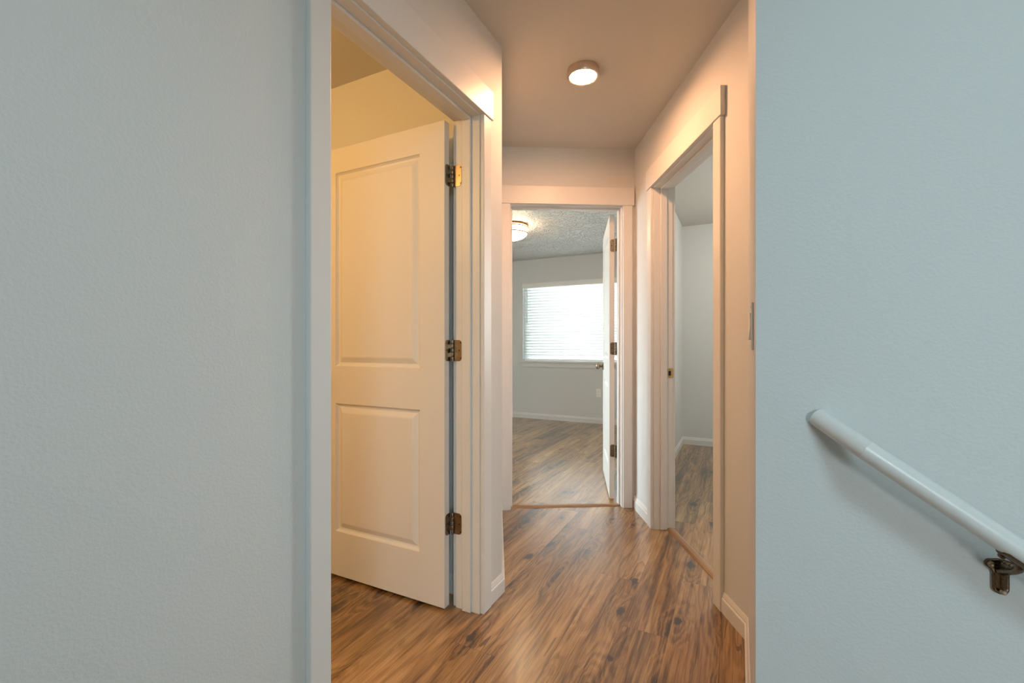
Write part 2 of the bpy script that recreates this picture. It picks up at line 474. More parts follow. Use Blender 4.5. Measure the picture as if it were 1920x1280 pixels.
# ------------------------------------------------------------------ baseboards
BB = [(0, 0), (0.013, 0), (0.013, 0.056), (0.0115, 0.0595), (0.0085, 0.0615), (0.0085, 0.067), (0.0065, 0.0725), (0.0045, 0.079), (0.0025, 0.083), (0, 0.083)]
def baseboard(name, path, label, side=1):
    """sweep the profile along a floor path; side=+1 puts it on the left of the direction of travel"""
    path = [Vector((p[0], p[1])) for p in path]
    bm = bmesh.new(); rings = []
    for i, p in enumerate(path):
        if i == 0: n = (path[1] - p).normalized(); m = Vector((-n.y, n.x)) * side
        elif i == len(path) - 1: n = (p - path[-2]).normalized(); m = Vector((-n.y, n.x)) * side
        else:
            n1 = (p - path[i - 1]).normalized(); n2 = (path[i + 1] - p).normalized()
            m1 = Vector((-n1.y, n1.x)) * side; m2 = Vector((-n2.y, n2.x)) * side
            m = (m1 + m2); m = m / (1 + m1.dot(m2))
        rings.append([bm.verts.new((p.x + m.x * d, p.y + m.y * d, z)) for d, z in BB])
    k = len(BB)
    for A, B in zip(rings, rings[1:]):
        for i in range(k):
            j = (i + 1) % k; bm.faces.new([A[i], A[j], B[j], B[i]])
    bm.faces.new(rings[0]); bm.faces.new(rings[-1])
    return struct(name, bm, M_TRIM, None, label, 'baseboard')

def fp(F, x, y): 
    v = F @ Vector((x, y, 0)); return (v.x, v.y)
def hp(a, b):
    v = ab(a, b); return (v.x, v.y)
baseboard('baseboard_left', [fp(F_LEFT, W_LEFT + CW, Y0), hp(A_L, 1.802), tuple(q0 + hd * 0.93)], 'white baseboard wrapping the corner beside the bathroom doorway', -1)
baseboard('baseboard_left_near', [hp(A_L, -3.24), fp(F_LEFT, -CW, Y0)], None, -1)
baseboard('baseboard_right_far', [(P0.x, P0.y), fp(F_RIGHT, -CW, Y0)], 'short white baseboard between the end doorway and the side doorway', -1)
baseboard('baseboard_right_near', [fp(F_RIGHT, W_RIGHT + CW, Y0), hp(0.0322, 1.917), hp(0.0322, 1.10)], 'white baseboard bending from the right wall under the light switch', -1)
baseboard('baseboard_bedroom_window', [hp(-4.6, 6.293), hp(-0.687, 6.293)], 'white baseboard under the bedroom window', -1)
baseboard('baseboard_bedroom_right', [hp(-0.687, 6.293), hp(-0.687, 3.28)], 'white baseboard behind the bedroom door', -1)
baseboard('baseboard_side_room', [hp(-0.567, 3.28), hp(-0.567, 5.423), hp(2.65, 5.423)], 'white baseboard in the corner of the side room', -1)
baseboard('baseboard_bathroom', [hp(-2.95, 1.696), hp(A_L - JD, 1.696)], 'white baseboard behind the bathroom door', -1)

# ------------------------------------------------------------------ door frames
def doorway(name, F, w, label, strike=True, strike_label=None):
    t = empty(name, F)
    tag(t, label, 'door frame', None, 'structure')
    # hall-side casing
    for x0, x1 in ((-CW, 0), (w, w + CW)):
        bm = bmesh.new(); box(bm, x0, x1, 0, CT, 0, ZC); obj('casing', bm, M_TRIM, t, bevel=0.003)
    bm = bmesh.new(); box(bm, -CW - 0.012, w + CW + 0.012, -0.005, CT, ZC, ZC + 0.121); obj('header_casing', bm, M_TRIM, t, bevel=0.0025)
    # room-side casing
    for x0, x1 in ((-CW, 0), (w, w + CW)):
        bm = bmesh.new(); box(bm, x0, x1, Y1, Y1 + CT, 0, ZC); obj('room_side_casing', bm, M_TRIM, t, bevel=0.003)
    bm = bmesh.new(); box(bm, -CW, w + CW, Y1, Y1 + CT, ZC, ZC + 0.09); obj('room_side_header', bm, M_TRIM, t, bevel=0.003)
    # jambs
    for x0, x1 in ((REVEAL - JT, REVEAL), (w - REVEAL, w - REVEAL + JT)):
        bm = bmesh.new(); box(bm, x0, x1, CT - 0.0005, Y1 + 0.0005, 0, ZJ + JT); obj('side_jamb', bm, M_TRIM, t, bevel=0.0012)
    bm = bmesh.new(); box(bm, REVEAL, w - REVEAL, CT - 0.0005, Y1 + 0.0005, ZJ, ZJ + JT); obj('head_jamb', bm, M_TRIM, t, bevel=0.0012)
    # stops
    for x0, x1 in ((REVEAL, REVEAL + 0.011), (w - REVEAL - 0.011, w - REVEAL)):
        bm = bmesh.new(); box(bm, x0, x1, 0.056, 0.097, 0, ZJ); obj('door_stop', bm, M_TRIM, t, bevel=0.003)
    bm = bmesh.new(); box(bm, REVEAL + 0.011, w - REVEAL - 0.011, 0.056, 0.097, ZJ - 0.011, ZJ); obj('door_stop', bm, M_TRIM, t, bevel=0.003)
    if strike:
        # strike plate on the jamb at x = 0 side, with a lip that curls round the room-side edge
        bm = bmesh.new()
        zc = 0.938; hh = 0.029
        ys = 0.101; ye = Y1 + 0.004
        poly = [(ys + 0.004, zc - hh), (ye - 0.004, zc - hh), (ye, zc - hh + 0.006), (ye, zc + hh - 0.006), (ye - 0.004, zc + hh), (ys + 0.004, zc + hh), (ys, zc + hh - 0.005), (ys, zc - hh + 0.005)]
        R = Matrix(((0, 1, 0, 0), (1, 0, 0, 0), (0, 0, 1, 0), (0, 0, 0, 1)))
        prism(bm, poly, REVEAL - 0.0005, REVEAL + 0.0018, R)
        sp = obj('strike_plate', bm, M_BRASS, t, bevel=0.0006)
        sp['label'] = strike_label or 'brass strike plate'
        bm = bmesh.new(); prism(bm, [(0.106, zc - 0.012), (0.108, zc - 0.0145), (0.120, zc - 0.0145), (0.122, zc - 0.012), (0.122, zc + 0.012), (0.120, zc + 0.0145), (0.108, zc + 0.0145), (0.106, zc + 0.012)], REVEAL + 0.0016, REVEAL + 0.0021, R)
        obj('latch_hole', bm, M_DARK, sp)
        for dz in (-0.021, 0.021):
            bm = bmesh.new(); lathe(bm, [(0, 0.0012), (0.0025, 0.001), (0.003, 0)], 12, Matrix.Translation((REVEAL + 0.0017, 0.114, zc + dz)) @ Matrix.Rotation(PI / 2, 4, 'Y'))
            obj('screw', bm, M_DARKBRONZE, sp, smooth=True)
    return t

doorway('trim_1', F_LEFT, W_LEFT, 'white casing and jamb of the bathroom doorway at left', False)
doorway('trim_2', F_END, W_END, 'white casing and jamb of the doorway at the end of the hall', True)
doorway('trim_3', F_RIGHT, W_RIGHT, 'white casing and jamb of the open doorway on the right wall', True, 'brass strike plate with black latch hole')

# ------------------------------------------------------------------ doors
DW, DT, DH = 0.755, 0.035, 2.028
PANELS = [(0.210, 0.817), (0.995, 1.912)]
STILE = 0.128
RINGS = [(0.0, 0.0), (0.0025, -0.0055), (0.009, -0.0120), (0.017, -0.0130), (0.038, -0.0035), (0.044, -0.0020)]
def door_slab(name, M):
    """x = thickness, y = width away from the hinges, z = up"""
    bm = bmesh.new()
    ys = [0, STILE, DW - STILE, DW]
    zs = [0, PANELS[0][0], PANELS[0][1], PANELS[1][0], PANELS[1][1], DH]
    cache = {}
    def V(x, y, z):
        k = (round(x, 5), round(y, 5), round(z, 5))
        if k not in cache: cache[k] = bm.verts.new((x, y, z))
        return cache[k]
    for x, sgn in ((0.0, -1), (DT, 1)):
        for i in range(3):
            for j in range(5):
                y0, y1, z0, z1 = ys[i], ys[i + 1], zs[j], zs[j + 1]
                if i == 1 and j in (1, 3):
                    prev = None
                    for ins, dep in RINGS:
                        r = [V(x + sgn * dep, y0 + ins, z0 + ins), V(x + sgn * dep, y1 - ins, z0 + ins), V(x + sgn * dep, y1 - ins, z1 - ins), V(x + sgn * dep, y0 + ins, z1 - ins)]
                        if prev:
                            for k in range(4):
                                l = (k + 1) % 4; bm.faces.new([prev[k], prev[l], r[l], r[k]])
                        prev = r
                    bm.faces.new(prev)
                else:
                    bm.faces.new([V(x, y0, z0), V(x, y1, z0), V(x, y1, z1), V(x, y0, z1)])
    for j in range(5):
        for y in (0, DW):
            bm.faces.new([V(0, y, zs[j]), V(DT, y, zs[j]), V(DT, y, zs[j + 1]), V(0, y, zs[j + 1])])
    for i in range(3):
        for z in (0, DH):
            bm.faces.new([V(0, ys[i], z), V(DT, ys[i], z), V(DT, ys[i + 1], z), V(0, ys[i + 1], z)])
    return obj(name, bm, M_DOOR, None, M, bevel=0.0012)

def rounded_leaf(x_pin, x_far, z0, z1, r=0.014):
    s = 1 if x_far > x_pin else -1
    pts = [(x_pin, z0)]
    for k in range(7):
        t = -PI / 2 + PI / 2 * k / 6
        pts.append((x_far - s * r + s * r * math.cos(t), z0 + r + r * math.sin(t)))
    for k in range(7):
        t = PI / 2 * k / 6
        pts.append((x_far - s * r + s * r * math.cos(t), z1 - r + r * math.sin(t)))
    pts.append((x_pin, z1))
    return pts

def screw_head(bm, M, r=0.0038):
    lathe(bm, [(0, 0.0006), (0.0012, 0.0006), (0.0014, 0.0012), (r * 0.8, 0.0012), (r, 0)], 14, M)

def make_door(name, F, w, extra_deg, label, knob_label):
    pin_f = Vector((w - REVEAL - 0.0065, Y1 + 0.013, 0))           # pin position in the doorway frame
    rot = Matrix.Rotation(math.radians(extra_deg), 4, 'Z')
    corner = pin_f + rot @ Vector((-0.0415, 0.012, 0.012))
    M = F @ Matrix.Translation(corner) @ rot
    d = door_slab(name, M)
    tag(d, label, 'door', None, 'structure')
    pin = Vector((0.0415, -0.012, 0))                                # in slab space
    inv = M.inverted() @ F                                           # doorway frame -> slab space
    HH = 0.089
    for zc in (0.342, 1.071, 1.806):
        z0, z1 = zc - HH / 2, zc + HH / 2
        bm = bmesh.new()
        seg = HH / 5
        for k in range(5):
            a0, a1 = z0 + seg * k + 0.0006, z0 + seg * (k + 1) - 0.0006
            lathe(bm, [(0, a0), (0.0052, a0), (0.0057, a0 + 0.0008), (0.0057, a1 - 0.0008), (0.0052, a1), (0, a1)], 16, Matrix.Translation((pin.x, pin.y, 0)))
        lathe(bm, [(0, z0 - 0.003), (0.0045, z0 - 0.002), (0.0045, z0)], 16, Matrix.Translation((pin.x, pin.y, 0)))
        lathe(bm, [(0.0045, z1), (0.0048, z1 + 0.002), (0, z1 + 0.0035)], 16, Matrix.Translation((pin.x, pin.y, 0)))
        hg = obj('hinge', bm, M_BRONZE, d, smooth=True)
        hg['label'] = 'bronze three-hole hinge'
        # leaf let into the door's hinge edge (face y = 0)
        bm = bmesh.new()
        prism(bm, rounded_leaf(0.0385, 0.0055, z0, z1), -0.0018, 0.001)
        box(bm, 0.034, pin.x, -0.0125, 0.0, z0 + seg, z0 + 2 * seg); box(bm, 0.034, pin.x, -0.0125, 0.0, z0 + 3 * seg, z0 + 4 * seg)
        lf = obj('door_leaf', bm, M_BRONZE, hg, bevel=0.0005)
        # leaf on the jamb
        bm = bmesh.new()
        R = Matrix(((0, 1, 0, 0), (1, 0, 0, 0), (0, 0, 1, 0), (0, 0, 0, 1)))
        zz = 0.012
        prism(bm, rounded_leaf(Y1 + 0.010, Y1 - 0.028, z0 + zz, z1 + zz), w - REVEAL - 0.0018, w - REVEAL + 0.001, inv @ R)
        lj = obj('jamb_leaf', bm, M_BRONZE, hg, bevel=0.0005)
        for sx, sz in ((0.020, 0.033), (0.013, 0.0), (0.020, -0.033)):
            bm = bmesh.new(); screw_head(bm, Matrix.Translation((sx + 0.003, -0.0017, zc + sz)) @ Matrix.Rotation(PI / 2, 4, 'X'))
            obj('screw', bm, M_DARKBRONZE, hg, smooth=True)
            bm = bmesh.new(); screw_head(bm, inv @ Matrix.Translation((w - REVEAL - 0.0017, Y1 - 0.024 + (0.020 - sx), zc + sz + zz)) @ Matrix.Rotation(-PI / 2, 4, 'Y'))
            obj('screw', bm, M_DARKBRONZE, hg, smooth=True)
    # knob set
    zk = 0.915; yk = DW - 0.062
    prof_rose = [(0, 0), (0.033, 0), (0.0325, 0.004), (0.028, 0.007), (0.020, 0.009), (0.013, 0.011)]
    prof_knob = [(0.0125, 0.008), (0.0105, 0.016), (0.011, 0.026), (0.016, 0.031), (0.024, 0.037), (0.0275, 0.046), (0.0265, 0.055), (0.020, 0.062), (0.010, 0.0655), (0, 0.066)]
    for x, rotm in ((0.0, Matrix.Rotation(-PI / 2, 4, 'Y')), (DT, Matrix.Rotation(PI / 2, 4, 'Y'))):
        T = Matrix.Translation((x, yk, zk)) @ rotm
        bm = bmesh.new(); lathe(bm, prof_rose, 32, T)
        kn = obj('door_knob', bm, M_BRONZE, d, smooth=True); kn['label'] = knob_label
        bm = bmesh.new(); lathe(bm, prof_knob, 32, T); obj('knob_ball', bm, M_BRONZE, kn, smooth=True)
    bm = bmesh.new(); box(bm, 0.006, 0.029, DW - 0.0005, DW + 0.0015, zk - 0.028, zk + 0.028)
    box(bm, 0.011, 0.024, DW, DW + 0.010, zk - 0.009, zk + 0.009)
    obj('latch', bm, M_BRASS, d, bevel=0.0008)
    return d

make_door('door_1', F_LEFT, W_LEFT, 0.0, 'white two-panel door open into the bathroom at left', 'bronze round door knob')
make_door('door_2', F_END, W_END, -11.1, 'white two-panel door swung open into the bedroom', 'bronze round door knob')

# ------------------------------------------------------------------ transition strips
def strip(name, F, w, y0, y1, label):
    bm = bmesh.new()
    ym = (y0 + y1) / 2
    poly = [(y0, 0), (y1, 0), (y1 - 0.004, 0.004), (ym + 0.012, 0.0085), (ym, 0.0095), (ym - 0.012, 0.0085), (y0 + 0.004, 0.004)]
    R = Matrix(((0, 1, 0, 0), (1, 0, 0, 0), (0, 0, 1, 0), (0, 0, 0, 1)))
    prism(bm, poly, REVEAL + 0.0005, w - REVEAL - 0.0005, R)
    e = obj(name, bm, M_STRIP, None, F, bevel=0.001)
    tag(e, label, 'threshold', 'wooden floor transition strips')
    return e
strip('threshold_strip', F_END, W_END, 0.040, 0.090, 'oak transition strip on the floor across the doorway at the end of the hall')
strip('threshold_strip', F_RIGHT, W_RIGHT, 0.094, 0.144, 'oak transition strip on the floor across the doorway in the right wall')

# ------------------------------------------------------------------ windows
def window(name, win, b_in, b_out, label, stool=True):
    a0, a1, z0, z1 = win
    t = empty(name, HOUSE @ Matrix.Translation(((a0 + a1) / 2, b_in, z0)))
    tag(t, label, 'window', None, 'structure')
    hw = (a1 - a0) / 2; hz = z1 - z0
    bf0, bf1 = b_out - b_in - 0.075, b_out - b_in - 0.015
    fw = 0.045
    bm = bmesh.new()
    box(bm, -hw, hw, bf0, bf1, 0, fw); box(bm, -hw, hw, bf0, bf1, hz - fw, hz)
    box(bm, -hw, -hw + fw, bf0, bf1, fw, hz - fw); box(bm, hw - fw, hw, bf0, bf1, fw, hz - fw)
    obj('window_frame', bm, M_TRIM, t, bevel=0.003)
    for s in (-1, 1):
        bm = bmesh.new(); x0, x1 = sorted((s * 0.02, s * (hw - fw + 0.004))); box(bm, x0, x1, bf0 + 0.028, bf0 + 0.032, fw - 0.004, hz - fw + 0.004)
        obj('glass_pane', bm, M_GLASS, t)
    if stool:
        bm = bmesh.new(); box(bm, -hw - 0.045, hw + 0.045, -0.038, 0.0, -0.022, 0.0)
        box(bm, -hw + 0.0005, hw - 0.0005, -0.001, bf0, -0.0005, 0.004)
        obj('stool', bm, M_TRIM, t, bevel=0.003)
        bm = bmesh.new(); box(bm, -hw - 0.005, hw + 0.005, -0.016, 0.0, -0.090, -0.022); obj('apron', bm, M_TRIM, t, bevel=0.003)
    return t
window('window_1', WIN, 6.293, 6.44, 'bright window with a white sill in the bedroom')
window('window_2', WIN2, 5.423, 5.57, None)

t4 = empty('added_fill_window', HOUSE @ Matrix.Translation((-4.60, (ADDED_WIN[0] + ADDED_WIN[1]) / 2, ADDED_WIN[2])) @ Matrix.Rotation(PI / 2, 4, 'Z'))  # unseen window added for more daylight in the bedroom
tag(t4, None, 'window', None, 'structure')
hw = (ADDED_WIN[1] - ADDED_WIN[0]) / 2; hz = ADDED_WIN[3] - ADDED_WIN[2]
bm = bmesh.new()
for x0, x1, zz0, zz1 in ((-hw, hw, 0, .045), (-hw, hw, hz - .045, hz), (-hw, -hw + .045, .045, hz - .045), (hw - .045, hw, .045, hz - .045)):
    box(bm, x0, x1, 0.075, 0.135, zz0, zz1)
obj('window_frame', bm, M_TRIM, t4, bevel=0.003)
bm = bmesh.new(); box(bm, -hw + .04, hw - .04, 0.10, 0.104, .04, hz - .04); obj('glass_pane', bm, M_GLASS, t4)

# landing window (faces the other way)
a0, a1, z0, z1 = WIN3
t = empty('window_3', HOUSE @ Matrix.Translation(((a0 + a1) / 2, -3.25, z0)) @ Matrix.Rotation(PI, 4, 'Z'))
tag(t, None, 'window', None, 'structure')
hw = (a1 - a0) / 2; hz = z1 - z0
bm = bmesh.new()
for x0, x1, zz0, zz1 in ((-hw, hw, 0, .045), (-hw, hw, hz - .045, hz), (-hw, -hw + .045, .045, hz - .045), (hw - .045, hw, .045, hz - .045), (-.022, .022, .045, hz - .045)):
    box(bm, x0, x1, 0.075, 0.135, zz0, zz1)
obj('window_frame', bm, M_TRIM, t, bevel=0.003)
bm = bmesh.new(); box(bm, -hw + .04, hw - .04, 0.10, 0.104, .04, hz - .04); obj('glass_pane', bm, M_GLASS, t)

# ------------------------------------------------------------------ window blind
a0, a1, z0, z1 = WIN
ba0, ba1 = a0 + 0.006, a1 - 0.006
bl = empty('window_blind', HOUSE @ Matrix.Translation(((ba0 + ba1) / 2, 6.293, z1)))
tag(bl, 'white horizontal slat blind lowered over the bright bedroom window', 'blind')
bw = (ba1 - ba0) / 2
bm = bmesh.new()
prism(bm, [(-0.030, -0.072), (-0.022, -0.076), (-0.014, -0.076), (-0.014, -0.002), (-0.030, -0.002), (-0.034, -0.012), (-0.030, -0.030), (-0.033, -0.040), (-0.033, -0.062)], -bw, bw,
      Matrix(((0, 1, 0, 0), (1, 0, 0, 0), (0, 0, 1, 0), (0, 0, 0, 1))))
obj('valance', bm, M_PLAST, bl, bevel=0.001)
bm = bmesh.new(); box(bm, -bw + 0.004, bw - 0.004, -0.012, 0.045, -0.05, -0.003); obj('headrail', bm, M_PLAST, bl, bevel=0.002)
bm = bmesh.new()
pitch = 0.0425; n_sl = int((z1 - z0 - 0.072 - 0.03) / pitch)
tilt = math.radians(72)
zz = -0.085
for k in range(n_sl):
    zc = zz - pitch * k
    pr_ = []
    for i in range(5):
        u = -0.026 + 0.013 * i
        bow = 0.0028 * (1 - (u / 0.026) ** 2)
        y = u * math.cos(tilt) - bow * math.sin(tilt); z = u * math.sin(tilt) + bow * math.cos(tilt)
        pr_.append((y, z))
    A = [bm.verts.new((-bw + 0.003, 0.018 - y, zc + z)) for y, z in pr_]; B = [bm.verts.new((bw - 0.003, 0.018 - y, zc + z)) for y, z in pr_]
    for i in range(4): bm.faces.new([A[i], A[i + 1], B[i + 1], B[i]])
sl = obj('slats', bm, M_SLAT, bl, smooth=True)
md = sl.modifiers.new('Solid', 'SOLIDIFY'); md.thickness = 0.0022
zb = -(z1 - z0) + 0.016
bm = bmesh.new(); box(bm, -bw + 0.003, bw - 0.003, -0.006, 0.042, zb, zb + 0.016); obj('bottom_rail', bm, M_PLAST, bl, bevel=0.003)
for fx in (-0.86, -0.3, 0.3, 0.86):
    bm = bmesh.new(); tube(bm, [(fx * bw, -0.010, -0.05), (fx * bw, -0.010, zb + 0.016)], 0.0009, 6); obj('ladder_cord', bm, M_PLAST, bl)
bm = bmesh.new(); tube(bm, [(-bw + 0.075, -0.020, -0.075), (-bw + 0.075, -0.020, -0.10), (-bw + 0.075, -0.019, -0.60)], [0.0018, 0.0028, 0.0032], 8)
obj('tilt_wand', bm, paint('wand_plastic', (0.42, 0.42, 0.42), 0.3), bl)

# ------------------------------------------------------------------ ceiling lights
hl = empty('ceiling_light', Matrix.Translation((0.346, 2.205, H)))
tag(hl, 'small round brushed metal ceiling light glowing in the hall', 'ceiling light')
bm = bmesh.new(); lathe(bm, [(0.060, 0), (0.0775, 0), (0.0785, -0.004), (0.0785, -0.030), (0.0765, -0.036), (0.068, -0.037), (0.0635, -0.034), (0.0625, -0.028), (0.05, -0.027)], 64); obj('rim', bm, M_NICKEL, hl, smooth=True)
bm = bmesh.new(); lathe(bm, [(0.0622, -0.0285), (0.061, -0.032), (0.052, -0.0350), (0.03, -0.0368), (0, -0.0372)], 64)
obj('diffuser', bm, emit('hall_lamp_glow', (1.0, 0.49, 0.24), 430.0), hl, smooth=True)

bl2 = empty('ceiling_light', Matrix.Translation((0.0, 4.91, 2.410)))
tag(bl2, 'round bowl ceiling light with brass rings glowing on the rough bedroom ceiling', 'ceiling light')
bm = bmesh.new(); lathe(bm, [(0, 0), (0.165, 0), (0.168, -0.006), (0.168, -0.020), (0.150, -0.022), (0, -0.022)], 48); obj('base', bm, M_BRASS, bl2, smooth=True)
bm = bmesh.new()
lathe(bm, [(0.160, -0.018), (0.168, -0.035), (0.168, -0.094), (0.160, -0.108), (0.142, -0.125), (0.112, -0.143), (0.075, -0.157), (0.035, -0.165), (0, -0.167)], 48)
obj('glass_bowl', bm, emit('bedroom_lamp_glow', (1.0, 0.72, 0.42), 30.0), bl2, smooth=True)
for zr in (-0.034, -0.095):
    bm = bmesh.new(); lathe(bm, [(0.1655, zr - 0.006), (0.1745, zr - 0.006), (0.1765, zr), (0.1745, zr + 0.006), (0.1655, zr + 0.006)], 48); obj('ring', bm, M_BRASS, bl2, smooth=True)
for k in range(4):
    an = math.radians(-62 + 90 * k)
    bm = bmesh.new(); tube(bm, [(0.172 * math.cos(an), 0.172 * math.sin(an), -0.018), (0.173 * math.cos(an), 0.173 * math.sin(an), -0.097)], 0.0022, 8); obj('rod', bm, M_BRASS, bl2)

# ------------------------------------------------------------------ light switch
SW_B = 1.255
sw = empty('light_switch', HOUSE @ Matrix.Translation((0.0322, SW_B, 1.150)))
tag(sw, 'white rocker light switch on the narrow wall beside the stair wall', 'light switch')
bm = bmesh.new(); box(bm, -0.0055, 0.0, -0.035, 0.035, -0.057, 0.057); obj('cover_plate', bm, M_PLAST, sw, bevel=0.003, seg=3)
bm = bmesh.new()
R = Matrix.Identity(4)
A = [bm.verts.new(v) for v in ((-0.005, -0.0165, -0.033), (-0.005, 0.0165, -0.033), (-0.005, 0.0165, 0.033), (-0.005, -0.0165, 0.033))]
B = [bm.verts.new(v) for v in ((-0.0115, -0.0155, -0.032), (-0.0115, 0.0155, -0.032), (-0.0075, 0.0155, 0.0), (-0.0075, -0.0155, 0.0), (-0.0085, 0.0155, 0.032), (-0.0085, -0.0155, 0.032))]
bm.faces.new(A); bm.faces.new([B[0], B[1], B[2], B[3]]); bm.faces.new([B[3], B[2], B[4], B[5]])
bm.faces.new([A[0], A[1], B[1], B[0]]); bm.faces.new([A[3], A[2], B[4], B[5]])
bm.faces.new([A[0], B[0], B[3], B[5], A[3]]); bm.faces.new([A[1], B[1], B[2], B[4], A[2]])
obj('rocker', bm, M_PLAST, sw, bevel=0.0008)
for dz in (-0.048, 0.048):
    bm = bmesh.new(); lathe(bm, [(0, 0.0012), (0.003, 0.001), (0.0035, 0)], 12, Matrix.Translation((-0.0054, 0, dz)) @ Matrix.Rotation(-PI / 2, 4, 'Y')); obj('screw', bm, M_PLAST, sw)

# ------------------------------------------------------------------ power outlet under the bedroom window
def ray_ab_b(px, b):
    """house coordinate a where the sight line of column px meets the plane b"""
    k = (px - 960) / 850.0
    c, s = math.cos(math.radians(DEG_H)), math.sin(math.radians(DEG_H))
    # X = c a - s b ; Y = s a + c b
    return (k * c * b + s * b) / (c - k * s)
oa = ray_ab_b(1122.5, 6.293)
ot = empty('power_outlet', HOUSE @ Matrix.Translation((oa, 6.293, 0.432)))
tag(ot, 'white power outlet low on the bedroom wall under the window', 'power outlet')
bm = bmesh.new(); box(bm, -0.035, 0.035, -0.006, 0, -0.057, 0.057); obj('cover_plate', bm, M_PLAST, ot, bevel=0.003)
for dz in (-0.020, 0.020):
    bm = bmesh.new(); box(bm, -0.0165, 0.0165, -0.0085, -0.005, dz - 0.014, dz + 0.014); rc = obj('receptacle', bm, M_PLAST, ot, bevel=0.003)
    bm = bmesh.new()
    box(bm, -0.0075, -0.0055, -0.0090, -0.008, dz - 0.002, dz + 0.006); box(bm, 0.0055, 0.0075, -0.0090, -0.008, dz - 0.002, dz + 0.006); box(bm, -0.002, 0.002, -0.0090, -0.008, dz - 0.009, dz - 0.005)
    obj('slots', bm, M_DARK, rc)

# ------------------------------------------------------------------ handrail
RAIL_B = 1.022
SLOPE = 0.714
J = Vector((0.2058, RAIL_B, 0.9145))
Tp = Vector((0.1408, 1.0865, 0.9605))
RR = 0.0185
hr = empty('handrail', HOUSE @ Matrix.Translation((0.2058, 1.087, 0.0)))
tag(hr, 'white round wooden handrail sloping down the blue-grey stair wall', 'handrail')
org = Vector((0.2058, 1.087, 0.0))
end = J + Vector((1, 0, -SLOPE)) * 2.6
u_ret = (Tp - J).normalized(); u_rail = (end - J).normalized()
mn = (u_rail - u_ret).normalized()                     # normal of the mitre plane
def mitred(start, u, length_end, gap):
    """round bar from the mitre plane at J out to length_end"""
    bm = bmesh.new(); n = 40
    ax = u.cross(Vector((0, 0, 1))).normalized(); ay = u.cross(ax)
    r0, r1 = [], []
    for k in range(n):
        off = (ax * math.cos(2 * PI * k / n) + ay * math.sin(2 * PI * k / n)) * RR
        t = -off.dot(mn) / u.dot(mn)
        r0.append(bm.verts.new(J + off + u * (t + gap) - org))
        r1.append(bm.verts.new(length_end + off - org))
    for k in range(n):
        l = (k + 1) % n; bm.faces.new([r0[k], r0[l], r1[l], r1[k]])
    bm.faces.new(r0); bm.faces.new(r1)
    return bm
obj('rail', mitred(J, u_rail, end, 0.0), M_RAIL, hr, smooth=True)
obj('wall_return', mitred(J, u_ret, Tp, 0.0002), M_RAIL, hr, smooth=True)
